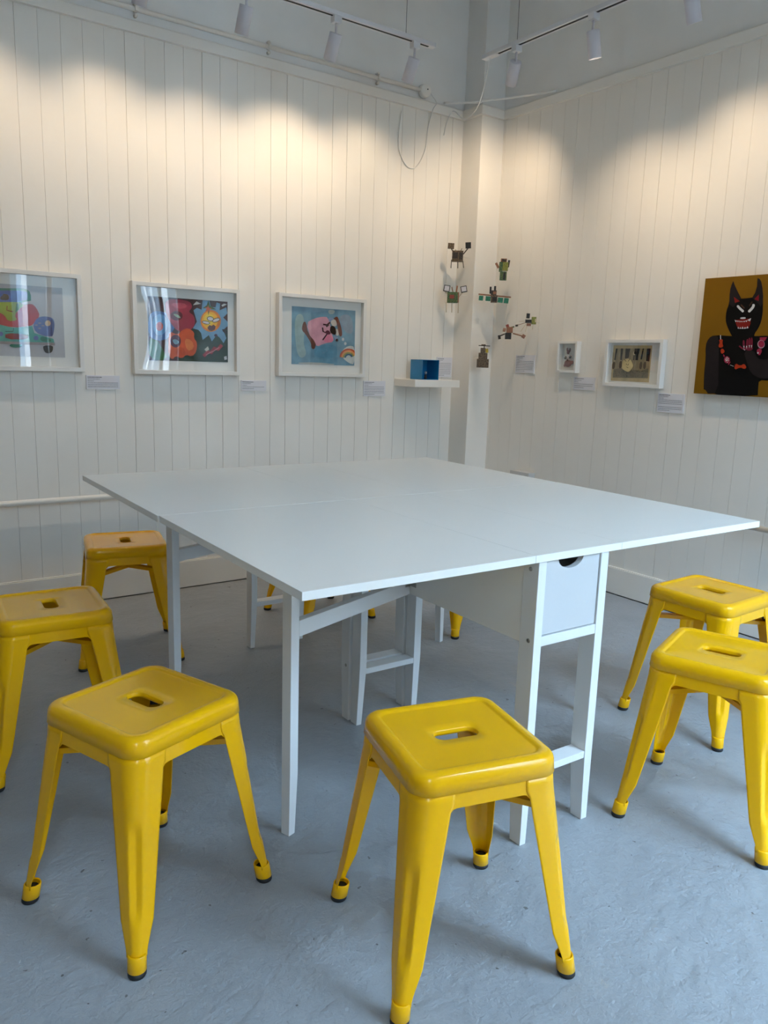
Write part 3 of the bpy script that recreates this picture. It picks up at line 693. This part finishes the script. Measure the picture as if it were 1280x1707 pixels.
def art4(t):
    P_ = []; A = P_.append; ink = paint(38, 36, 36, 0.1); hatch = vivid(128, 118, 98); tan = vivid(176, 158, 122)
    A((vivid(160, 145, 115), [(733, 335), (966, 335), (950, 540), (706, 535)]))
    for q in (((728, 335), (740, 335), (726, 415), (716, 415)), ((762, 335), (778, 335), (770, 415), (758, 415)), ((795, 335), (828, 335), (815, 400), (790, 405)),
              ((858, 335), (893, 335), (880, 415), (845, 415)), ((912, 335), (922, 335), (908, 410), (897, 410)), ((942, 335), (968, 335), (958, 425), (936, 420))): A((ink, list(q)))
    A((hatch, [(712, 478), (760, 470), (800, 488), (860, 484), (900, 490), (952, 470), (948, 540), (706, 535)]))
    rnd = random.Random(3)
    for _ in range(90):
        x = rnd.uniform(712, 942); y = rnd.uniform(486, 534); l = rnd.uniform(6, 14); A((ink, [(x, y), (x+2.2, y), (x+rnd.uniform(-3, 6), y-l)]))
    for x0 in (722, 748, 783, 835, 868, 898, 930):
        for k in range(4): xx = x0+rnd.uniform(-6, 8); A((hatch, stroke([(xx, 345+rnd.uniform(0, 60)), (xx-6, 420+rnd.uniform(0, 50))], 2.2)))
    for x0, y0 in ((718, 430), (765, 425), (905, 430), (932, 430)): A((vivid(90, 80, 68), smoothp([(x0, y0), (x0+18, y0-6), (x0+14, y0+45), (x0-4, y0+48)], 1)))
    A((paint(205, 195, 165), ell(868, 368, 8, 13))); A((ink, ell(873, 365, 7, 11)))
    A((vivid(196, 178, 132), ell(820, 450, 38, 44, wob=0.05))); 
    for q in (((800, 410), (812, 425)), ((838, 408), (826, 424)), ((812, 440), (820, 448)), ((830, 440), (824, 452)), ((815, 462), (828, 470))): A((ink, stroke(list(q), 3)))
    artwork('artwork', t, [(712.1, 313.3), (977.3, 314), (953.6, 568.3), (691.8, 556)], -0.139, -0.0895, 0.230, 0.177, 0.0095, vivid(192, 172, 132), P_)
framed('small white box frame with a tan print of bare trees at night', (XR, 1.2925, 1.191), -PI/2, 0.340, 0.232, 0.017, 0.035, art4, 0.001)

t = thing('framed_picture', 'smallest white box frame, a mauve and white creature with black eyes inside', 'picture', (XR, 1.7175, 1.216), -PI/2)
frame_ring(0.137, 0.165, 0.013, 0, 0.035, t)
MB().box((-0.058, -0.006, -0.072), (0.058, 0, 0.072)).build('mount', M_mount, t)
def blob(c, r, n=14):
    rings = []
    for i in range(n+1):
        a_ = PI*i/n; s_ = max(0.02, math.sin(a_)); z = math.cos(a_)
        rings.append([(c[0]+r[0]*s_*math.cos(2*PI*k/16), c[1]+r[1]*s_*math.sin(2*PI*k/16), c[2]+r[2]*z) for k in range(16)])
    return rings
mb = MB(); mats = [mat('mauve_felt', srgb(150, 115, 118), 0.9, bump=0.3), mat('white_felt', srgb(205, 200, 200), 0.9, bump=0.3), M_ink, B_white]
for c, r, mi in (((-0.006, -0.012, -0.034), (0.025, 0.008, 0.019), 0), ((0.000, -0.013, -0.002), (0.026, 0.008, 0.016), 1), ((-0.010, -0.012, 0.026), (0.009, 0.005, 0.011), 0),
                 ((-0.018, -0.012, 0.040), (0.004, 0.003, 0.010), 0), ((0.002, -0.012, 0.038), (0.004, 0.003, 0.010), 0),
                 ((-0.020, -0.020, -0.003), (0.0085, 0.004, 0.0085), 2), ((0.013, -0.020, 0.001), (0.0085, 0.004, 0.0085), 2), ((-0.022, -0.024, 0.000), (0.003, 0.0015, 0.003), 3),
                 ((0.015, -0.024, 0.004), (0.003, 0.0015, 0.003), 3), ((-0.003, -0.020, -0.015), (0.005, 0.004, 0.003), 2), ((0.022, -0.013, -0.028), (0.010, 0.006, 0.010), 0), ((-0.028, -0.012, -0.045), (0.006, 0.004, 0.008), 0)):
    mb.loft(blob(c, r), mi, True, True, True)
mb.build('creature', mats, t)
glazing(0.111, 0.139, 0.029, 0.0005, t)

# unframed painting
t = thing('canvas_painting', 'mustard canvas painting of a black horned creature with white fangs', 'painting', (XR, 0.683, 1.3175), -PI/2)
W_, H_ = 0.510, 0.511
musr = paint(124, 86, 8, 0.05, 8)
MB().box((-W_/2, -0.0295, -H_/2), (W_/2, 0, H_/2)).build('canvas', musr, t, 0.002)
P_ = []; A = P_.append; blk = paint(7, 6, 7, 0.2); dk = paint(33, 27, 28, 0.15); red = vivid(125, 28, 22); wht = paint(205, 205, 205, 0.05)
mar = vivid(115, 30, 50); org = vivid(170, 52, 20); pk = vivid(150, 40, 65); rdk = vivid(120, 18, 30)
A((blk, smoothp([(280, 1500), (285, 1250), (303, 1100), (300, 960), (335, 875), (400, 843), (600, 856), (830, 856), (1000, 850), (1150, 880), (1230, 1000), (1240, 1200), (1200, 1320), (1000, 1345), (887, 1335), (878, 1420), (872, 1530)], 1)))
A((dk, smoothp([(340, 872), (400, 850), (450, 868), (445, 1100), (440, 1484), (288, 1484), (288, 1250), (306, 1100), (302, 950)], 1)))
A((blk, smoothp([(600, 870), (570, 820), (535, 740), (520, 680), (528, 580), (560, 500), (565, 400), (600, 440), (700, 445), (760, 440), (830, 430), (930, 420), (930, 500), (928, 600), (910, 700), (880, 770), (835, 830), (835, 870)], 1)))
A((dk, [(605, 252), (622, 300), (645, 350), (690, 440), (650, 480), (605, 540), (560, 505), (565, 400), (573, 340), (588, 290)]))
A((dk, [(870, 222), (893, 228), (912, 260), (925, 330), (932, 420), (928, 490), (905, 535), (860, 480), (812, 435), (845, 380), (865, 310)]))
A((blk, smoothp([(610, 540), (650, 480), (720, 450), (800, 445), (860, 480), (905, 530), (860, 640), (640, 640)], 1)))
A((red, [(611, 425), (678, 474), (624, 492)])); A((rdk, [(886, 400), (884, 472), (836, 452)]))
A((wht, smoothp(stroke([(650, 520), (672, 548), (700, 572), (718, 590)], 26), 1))); A((wht, smoothp(stroke([(830, 505), (825, 535), (800, 565), (772, 592)], 28), 1)))
A((vivid(70, 48, 35), stroke([(690, 512), (728, 552)], 16))); A((vivid(60, 42, 30), stroke([(815, 478), (782, 525)], 14)))
A((wht, smoothp([(682, 652), (742, 648), (742, 666), (684, 668)], 1)))
A((red, [(624, 680), (800, 662), (795, 720), (775, 770), (660, 772), (640, 730)]))
for q in (((622, 678), (650, 690), (632, 702)), ((650, 686), (668, 690), (658, 704)), ((670, 690), (690, 694), (680, 706)), ((690, 692), (712, 694), (702, 704)), ((715, 692), (738, 690), (728, 704)), ((738, 688), (762, 684), (752, 702)), ((762, 680), (804, 658), (790, 694))): A((wht, list(q)))
for q in (((655, 772), (662, 752), (672, 774)), ((675, 774), (688, 756), (695, 775)), ((698, 775), (712, 750), (722, 775)), ((725, 775), (738, 754), (748, 773)), ((750, 772), (764, 746), (775, 768))): A((wht, list(q)))
A((dk, smoothp([(720, 1015), (830, 1005), (870, 1100), (960, 1120), (1080, 1050), (1180, 1020), (1230, 1150), (1190, 1300), (985, 1318), (900, 1322), (800, 1262), (755, 1140)], 1)))
for q in ((722, 900, 726, 985), (765, 888, 757, 988), (787, 875, 786, 988), (812, 872, 812, 990)): A((mar, smoothp(stroke([(q[0], q[1]), (q[2], q[3])], 22), 1)))
A((mar, smoothp([(712, 975), (830, 975), (815, 1012), (760, 1015)], 1))); A((mar, stroke([(675, 962), (700, 985), (742, 1008)], 16)))
for x, y in ((727, 975), (756, 975), (786, 968), (810, 968)): A((wht, [(x-6, y-12), (x+6, y-12), (x, y+22)]))
A((wht, [(715, 996), (742, 1004), (738, 1012)]))
A((wht, stroke([(471, 845), (473, 895)], 9))); A((org, smoothp([(453, 893), (500, 890), (490, 930), (505, 975), (460, 985), (448, 960), (465, 930)], 1)))
A((org, smoothp([(470, 1000), (500, 990), (522, 1030), (480, 1055)], 1))); A((pk, ell(542, 1115, 32, 38)))
for k in range(14): a_ = 2.4*k; A((wht, ell(542+22*math.cos(a_)*((k % 3)+1)/3, 1115+28*math.sin(a_)*((k % 3)+1)/3, 4.5, 4.5, 8)))
A((pk, smoothp([(500, 1050), (525, 1070), (510, 1090)], 1))); A((pk, smoothp([(560, 1145), (592, 1130), (556, 1182)], 1))); A((wht, stroke([(580, 1172), (620, 1187)], 4)))
A((org, smoothp([(636, 1150), (690, 1182), (735, 1155), (762, 1200), (735, 1218), (692, 1196), (625, 1228)], 1)))
A((pk, [(905, 870), (985, 868), (960, 910), (905, 905)])); A((paint(170, 140, 150), ell(920, 945, 40, 46))); A((pk, ell(922, 942, 33, 38)))
A((pk, smoothp([(865, 1015), (900, 985), (935, 1010), (900, 1080)], 1))); A((wht, ell(885, 1040, 8, 10)))
artwork('picture', t, [(300.8, 225.5), (1570.8, 133.7), (1385.9, 1550.7), (170.3, 1481.6)], -W_/2, -H_/2, W_, H_, 0.0297, musr, P_, 0.0005)

# ------------------------------------------------------------------ caption cards
def card(label, loc, rz, w_, h_, lines, short_last=True, gap_after=None):
    t = thing('caption_card', label, 'caption card', loc, rz)
    MB().box((0, -0.005, 0), (w_, 0, h_)).build('card', M_card, t)
    mb = MB(); rnd = random.Random(int(w_*1e4)+lines); st = (h_-0.010)/lines
    for i in range(lines):
        z = h_-0.007-st*i; x = 0.006
        end = w_-0.008 if i > 2 else w_*(0.48, 0.40, 0.22)[i]
        if gap_after and i == gap_after: continue
        if i == lines-1 and short_last: end = w_*0.5
        th = 0.0026 if i == 0 else 0.0016
        while x < end-0.003:
            l = min(rnd.uniform(0.004, 0.013), end-x); mb.box((x, -0.0056, z-th), (x+l, -0.0049, z)); x += l+0.0016
    mb.build('print', M_ink, t)
    return t
card('white caption card right of the car picture, below its frame', (0.298, YB, 0.998), 0, 0.150, 0.062, 6, False)
card('white caption card right of the flower and face picture', (1.062, YB, 0.994), 0, 0.140, 0.052, 5)
card('white caption card below the right corner of the pink bed picture', (1.811, YB, 0.966), 0, 0.151, 0.086, 9)
card('white caption card on the wall behind the blue box', (2.335, YB, 1.080), 0, 0.118, 0.117, 12)
card('white caption card below the circuit board figures on the right wall', (XR, 2.126, 1.122), -PI/2, 0.149, 0.101, 10)
card('white caption card between the two small frames, below them', (XR, 1.679, 1.046), -PI/2, 0.141, 0.067, 6)
card('white caption card left of the canvas painting, the lowest on its wall', (XR, 1.144, 0.963), -PI/2, 0.143, 0.091, 10, True, 6)

# ------------------------------------------------------------------ shelf with the blue box
t = thing('wall_shelf', 'short white floating shelf in the corner carrying a blue box', 'shelf', (2.03, YB, 1.026))
MB().box((0, -0.195, 0), (0.328, 0, 0.041)).build('board', M_trim, t, 0.0015)
t = thing('blue_box', 'open fronted blue acrylic box standing on the small white shelf', 'box', (2.100, 2.335, 1.067))
bw, bd, bh, q = 0.122, 0.110, 0.112, 0.003
mb = MB().box((0, 0, 0), (bw, bd, q)).box((0, 0, bh-q), (bw, bd, bh)).box((0, 0, q), (q, bd, bh-q)).box((bw-q, 0, q), (bw, bd, bh-q)).box((q, bd-q, q), (bw-q, bd, bh-q))
mb.build('shell', M_blue, t, 0.0008)
t = thing('figurine', 'tiny grey and dark figurine standing inside the blue box', 'figurine', (2.152, 2.368, 1.070))
MB().lathe([(0.008, 0), (0.009, 0.006), (0.006, 0.012), (0.007, 0.022), (0.003, 0.028)], 14).build('body', M_dark, t)
MB().lathe([(0.002, 0.026), (0.007, 0.030), (0.0085, 0.036), (0.007, 0.042), (0.002, 0.045)], 14).build('head', M_steel, t)

# ------------------------------------------------------------------ circuit board figures on the walls
SC = 0.000275
def figure(label, loc, rz, c0, parts, peg, sc=SC):
    """parts in trace units: ('box', name, x0, y0, x1, y1, depth0, depth1, mat, rot) / ('rod', name, x0, y0, x1, y1, r, mat, d)"""
    k = 0.988
    loc = tuple(CAM[i]+(loc[i]-CAM[i])*k for i in range(3))
    t = thing('circuit_board_figure', label, 'sculpture', loc, rz, 'circuit board figures on the corner walls')
    X = lambda x: (x-c0[0])*sc; Z = lambda y: (c0[1]-y)*sc
    for p in parts:
        if p[0] == 'box':
            _, nm, x0, y0, x1, y1, d0, d1, m, *rot = p
            cx, cz = (X(x0)+X(x1))/2, (Z(y0)+Z(y1))/2; hw, hh = abs(X(x1)-X(x0))/2, abs(Z(y1)-Z(y0))/2
            Mx = Matrix.Translation((cx, 0, cz)) @ Matrix.Rotation(math.radians(rot[0] if rot else 0), 4, 'Y')
            MB().box((-hw, -d1, -hh), (hw, -d0, hh), 0, Mx).build(nm, m, t, 0.0008)
        elif p[0] == 'rod':
            _, nm, x0, y0, x1, y1, r, m, d = p
            MB().tube([(X(x0), -d, Z(y0)), (X(x1), -d-0.002, Z(y1))], r, 8).build(nm, m, t)
    MB().tube([(0, 0, 0), (peg[0], peg[1], 0)], 0.0010, 6).build('mount_peg', M_cable, t)
    return t
RZ = -math.radians(40)
def pegv(loc, wall, rz=RZ):
    k = 0.988; p = Vector([CAM[i]+(loc[i]-CAM[i])*k for i in range(3)])
    v = Vector((2.462-p.x, 0, 0)) if wall == 'px' else Vector((0, 2.342-p.y, 0)) if wall == 'py' else Vector((XR+0.002-p.x, 0, 0))
    v = Matrix.Rotation(-rz, 3, 'Z') @ v; return (v.x, v.y)
def fig(label, loc, wall, c0, parts, sc=SC): figure(label, loc, RZ, c0, parts, pegv(loc, wall), sc)
fig('brown circuit board figure with raised square paddles, topmost on the corner', (2.405, 2.430, 1.775), 'px', (335, 400), [
    ('box', 'body', 215, 290, 445, 510, -0.012, 0.020, B_brown), ('box', 'chest_panel', 232, 325, 335, 450, 0.020, 0.023, B_dark), ('box', 'chest_panel', 360, 325, 430, 470, 0.020, 0.022, B_dark),
    ('box', 'paddle', 120, 140, 250, 255, 0.004, 0.012, B_brown, 3), ('box', 'paddle', 483, 118, 598, 240, 0.004, 0.012, B_black, -4),
    ('rod', 'arm', 228, 305, 195, 250, 0.003, B_dark, 0.004), ('rod', 'arm', 445, 355, 540, 235, 0.003, B_dark, 0.004),
    ('rod', 'antenna', 295, 292, 278, 262, 0.0015, B_dark, 0.004), ('rod', 'antenna', 388, 292, 415, 240, 0.002, B_dark, 0.004),
    ('rod', 'leg', 208, 470, 203, 640, 0.0024, B_dark, 0.006), ('rod', 'leg', 340, 500, 345, 640, 0.0024, B_dark, 0.006), ('rod', 'leg', 445, 490, 465, 632, 0.0024, B_dark, 0.006)])
fig('green circuit board figure with two framed white square paddles on the corner pilaster', (2.405, 2.440, 1.560), 'px', (275, 1215), [
    ('box', 'body', 115, 1165, 335, 1385, -0.010, 0.020, B_green), ('box', 'side_board', 335, 1165, 362, 1375, -0.010, 0.018, B_copper), ('box', 'chest_panel', 165, 1225, 262, 1300, 0.020, 0.023, B_red),
    ('box', 'paddle', 35, 1025, 165, 1160, 0.004, 0.011, B_black, 8), ('box', 'paddle_face', 50, 1042, 150, 1145, 0.011, 0.0125, B_white, 8),
    ('box', 'paddle', 390, 1035, 522, 1165, 0.004, 0.011, B_black, -12), ('box', 'paddle_face', 405, 1050, 507, 1148, 0.011, 0.0125, B_white, -12),
    ('rod', 'arm', 135, 1210, 70, 1160, 0.0024, B_cream, 0.0), ('rod', 'arm', 360, 1260, 430, 1165, 0.0024, B_cream, 0.0),
    ('box', 'antenna', 205, 1055, 225, 1160, 0, 0.006, B_copper, -14), ('box', 'antenna', 292, 1030, 325, 1165, 0, 0.006, B_copper, 6),
    ('rod', 'leg', 95, 1370, 108, 1580, 0.0022, B_cream, 0.006), ('rod', 'leg', 220, 1385, 225, 1580, 0.0022, B_cream, 0.0), ('rod', 'leg', 355, 1340, 358, 1590, 0.0024, B_cream, 0.006)])
SC6 = 0.00041
fig('green and yellow circuit board robot with raised arms, uppermost on the right wall', (2.575, 2.222, 1.700), 'r', (440, 280), [
    ('box', 'body', 380, 180, 425, 305, -0.014, 0.016, B_green), ('box', 'body_front', 425, 180, 500, 295, -0.01, 0.018, B_olive), ('box', 'legs', 395, 305, 440, 420, -0.010, 0.014, B_green), ('box', 'leg', 440, 305, 487, 420, -0.010, 0.014, B_green),
    ('box', 'dark_panel', 443, 318, 470, 412, 0.014, 0.016, B_black), ('box', 'head', 398, 132, 480, 176, -0.008, 0.012, B_copper), ('box', 'visor', 410, 140, 470, 165, 0.012, 0.016, B_dark, 5),
    ('box', 'arm', 338, 185, 368, 262, -0.004, 0.008, B_copper, -32), ('box', 'arm', 492, 150, 520, 245, -0.004, 0.008, B_dark, 8)], SC6)
fig('circuit board bird figure with wide teal wings on the pilaster', (2.565, 2.276, 1.548), 'py', (310, 660), [
    ('box', 'body', 265, 630, 355, 730, -0.010, 0.018, B_brown), ('box', 'chest_panel', 285, 655, 345, 712, 0.018, 0.021, B_black), ('box', 'wing_bar', 90, 626, 545, 645, -0.003, 0.003, B_copper, 4),
    ('box', 'wing_plate', 98, 640, 158, 705, -0.001, 0.003, B_teal, 3), ('box', 'wing_plate', 192, 645, 262, 710, -0.001, 0.003, B_teal, 3), ('box', 'wing_plate', 362, 660, 435, 728, -0.001, 0.003, B_teal, 5), ('box', 'wing_plate', 450, 665, 515, 735, -0.001, 0.003, B_teal, 5),
    ('box', 'head', 262, 565, 340, 630, -0.008, 0.012, B_dark), ('box', 'face', 290, 580, 335, 620, 0.012, 0.015, B_copper), ('box', 'ear', 242, 515, 268, 610, -0.004, 0.006, B_black), ('box', 'ear', 303, 505, 330, 575, -0.004, 0.006, B_black)], SC6)
fig('circuit board insect figure with thin wire legs and yellow block, rightmost of the group', (2.585, 2.005, 1.403), 'r', (780, 1005), [
    ('box', 'head', 745, 890, 790, 955, -0.004, 0.008, B_black, 2), ('box', 'body', 735, 970, 815, 1015, -0.008, 0.010, B_black), ('box', 'belly', 755, 1020, 812, 1055, -0.006, 0.008, B_copper),
    ('box', 'tail_block', 818, 935, 878, 1030, -0.012, 0.012, B_olive), ('box', 'tail_cap', 860, 960, 880, 1005, 0.012, 0.015, B_cream),
    ('rod', 'leg', 740, 995, 650, 998, 0.0013, B_cream, 0.004), ('rod', 'leg', 740, 1012, 620, 1052, 0.0013, B_copper, 0.006), ('box', 'claw', 605, 1042, 640, 1066, 0.0, 0.010, B_dark, -10),
    ('rod', 'leg', 745, 1030, 680, 1130, 0.0014, B_cream, 0.006), ('rod', 'leg', 760, 1045, 745, 1135, 0.0014, B_cream, 0.004), ('rod', 'leg', 840, 1030, 835, 1100, 0.0014, B_cream, 0.004)], SC6)
fig('brown circuit board figure with outstretched spoon-like arms on the right wall', (2.580, 2.143, 1.352), 'r', (520, 1150), [
    ('box', 'body', 455, 1165, 538, 1252, -0.010, 0.014, B_black), ('box', 'chest', 470, 1085, 555, 1165, -0.008, 0.012, B_copper), ('box', 'head', 462, 1052, 500, 1100, -0.004, 0.010, B_red, -20), ('box', 'horn', 535, 1075, 575, 1095, -0.002, 0.006, B_green, -15),
    ('rod', 'arm', 450, 1180, 375, 1215, 0.0036, B_dark, 0.002), ('box', 'hand', 360, 1200, 395, 1255, -0.002, 0.008, B_dark, -12), ('rod', 'arm', 560, 1170, 700, 1205, 0.0036, B_copper, 0.002),
    ('box', 'hand', 685, 1182, 732, 1232, -0.002, 0.006, B_copper, 30), ('box', 'ear', 420, 1102, 458, 1152, -0.002, 0.008, B_copper, 10)], SC6)
fig('brown circuit board helicopter figure on the pilaster, lowest of the group', (2.525, 2.298, 1.207), 'py', (165, 1510), [
    ('box', 'base', 78, 1540, 245, 1662, -0.016, 0.020, B_brown), ('box', 'tower', 98, 1455, 222, 1540, -0.012, 0.016, B_brown), ('box', 'cabin', 122, 1385, 190, 1456, -0.010, 0.014, B_brown),
    ('box', 'yellow_panel', 192, 1395, 230, 1452, -0.006, 0.014, B_yel, -5), ('rod', 'mast', 172, 1390, 172, 1350, 0.003, B_dark, 0.0), ('box', 'rotor', 92, 1350, 252, 1362, -0.006, 0.006, B_dark, 1), ('box', 'rotor_hub', 130, 1335, 190, 1352, -0.006, 0.006, B_brown)], SC6)

# ------------------------------------------------------------------ track lighting
def make_rail(label, loc, rz, length, feed, wires):
    """local x runs along the rail from its corner end"""
    t = thing('lighting_rail', label, 'track light rail', loc, rz)
    MB().box((0, -0.0175, 0), (length, 0.0175, 0.018)).build('rail_body', M_rail, t, 0.001)
    MB().box((0.03, -0.0055, -0.0012), (length, 0.0055, 0.004)).build('conductor_slot', M_dark, t)
    if feed: MB().box((-0.075, -0.018, -0.004), (0.03, 0.018, 0.018)).build('feed_box', M_rail, t, 0.003)
    else: MB().box((-0.004, -0.018, -0.001), (0.004, 0.018, 0.019)).build('end_cap', M_rail, t, 0.001)
    for x in wires:
        wr = MB().tube([(x, 0, 0.018), (x, 0, ZC-loc[2])], 0.0012, 6).build('suspension_wire', M_wire, t)
        MB().box((x-0.03, -0.006, 0.018), (x+0.03, 0.006, 0.024)).build('bracket', M_rail, wr)
YT, XT, ZT = 2.05, 2.15, 2.655
make_rail('white lighting rail hung on wires parallel to the back wall', (1.865, YT, ZT), PI, 3.9, False, (0.165, 1.4, 2.7))
make_rail('white lighting rail hung on wires parallel to the right wall', (XT, 1.925, ZT), -PI/2, 3.2, True, (0.155, 1.5, 2.8))
make_rail('added white lighting rail for fill light, unseen behind the viewer', (1.6, -1.10, ZT), PI, 3.6, False, (0.2, 1.8, 3.4))  # extra rail added out of view to carry the fill spots
def spot(label, x, y, aim, tilt, group, power=1.0):
    """aim: heading in degrees of the beam seen from above; tilt from straight down"""
    t = thing('track_spotlight', label, 'spotlight', (x, y, ZT), 0, group)
    MB().box((-0.02, -0.0165, -0.028), (0.02, 0.0165, 0.0)).build('adapter', M_rail, t, 0.002)
    st = MB().tube([(0, 0, -0.028), (0, 0, -0.075)], 0.0055, 12); st.build('stem', M_lamp, t)
    ax = Vector((-math.sin(math.radians(aim)), math.cos(math.radians(aim)), 0))   # rotation axis
    d = Vector((math.cos(math.radians(aim))*math.sin(math.radians(tilt)), math.sin(math.radians(aim))*math.sin(math.radians(tilt)), -math.cos(math.radians(tilt))))
    Q = d.to_track_quat('-Z', 'Y').to_matrix().to_4x4()
    Mx = Matrix.Translation((0, 0, -0.068)) @ Q
    h = MB().lathe([(0.0005, 0.0), (0.027, 0.0), (0.0285, -0.002), (0.0285, -0.108), (0.0262, -0.108), (0.0262, -0.094), (0.0005, -0.094)], 32, 0, Mx).build('lamp_head', M_lamp, t)
    MB().lathe([(0.0005, -0.0965), (0.0255, -0.0965), (0.0255, -0.0985), (0.0005, -0.0985)], 28, 0, Mx).build('lamp_lens', M_bulb, h)
    L = bpy.data.lights.new('lamp_light', 'SPOT'); L.energy = SPOT_W*power; L.color = SPOT_COL; L.spot_size = math.radians(106); L.spot_blend = 1.0; L.shadow_soft_size = 0.018
    o = bpy.data.objects.new('lamp_light', L); COL.objects.link(o); o.parent = t
    o.matrix_local = Matrix.Translation(Vector((0, 0, -0.068))+d*0.112) @ Q
    return t
GL, GR = 'spotlights on the back wall rail', 'spotlights on the right wall rail'
spot('white cylinder spotlight on the back wall rail, the one nearest the corner', 1.755, YT, 90, 30, GL, 0.8)
spot('white cylinder spotlight on the back wall rail, second from the corner', 1.315, YT, 92, 28, GL, 1.25)
spot('white cylinder spotlight on the back wall rail, third from the corner', 0.880, YT, 95, 24, GL, 1.0)
spot('white cylinder spotlight on the back wall rail, cut by the top edge at left', 0.450, YT, 95, 26, GL, 0.9)
spot('white cylinder spotlight on the back wall rail beyond the top left corner', -0.05, YT, 95, 26, None, 0.8)
spot('white cylinder spotlight on the back wall rail farthest from the corner', -0.75, YT, 90, 26, None, 0.8)
spot('white cylinder spotlight on the right rail, nearest the corner and aimed into it', XT, 1.770, 62, 42, GR, 1.5)
spot('white cylinder spotlight on the right rail showing a bright sliver of its lit lens', XT, 1.307, 5, 16, GR, 1.4)
spot('white cylinder spotlight on the right rail, cut by the top edge', XT, 0.835, 0, 24, GR, 1.25)
spot('white cylinder spotlight on the right rail, outside the top right corner', XT, 0.30, 0, 24, None, 0.8)
for k, x in enumerate((1.15, 0.15, -0.85, -1.75)):  # added spots, bounced off the front wall as warm fill
    spot(('added fill spotlight on the unseen shopfront rail, rightmost', 'added fill spotlight on the unseen shopfront rail, second from the right',
          'added fill spotlight on the unseen shopfront rail, third from the right', 'added fill spotlight on the unseen shopfront rail, leftmost')[k], x, -1.10, -90, 35, None, 3.3)
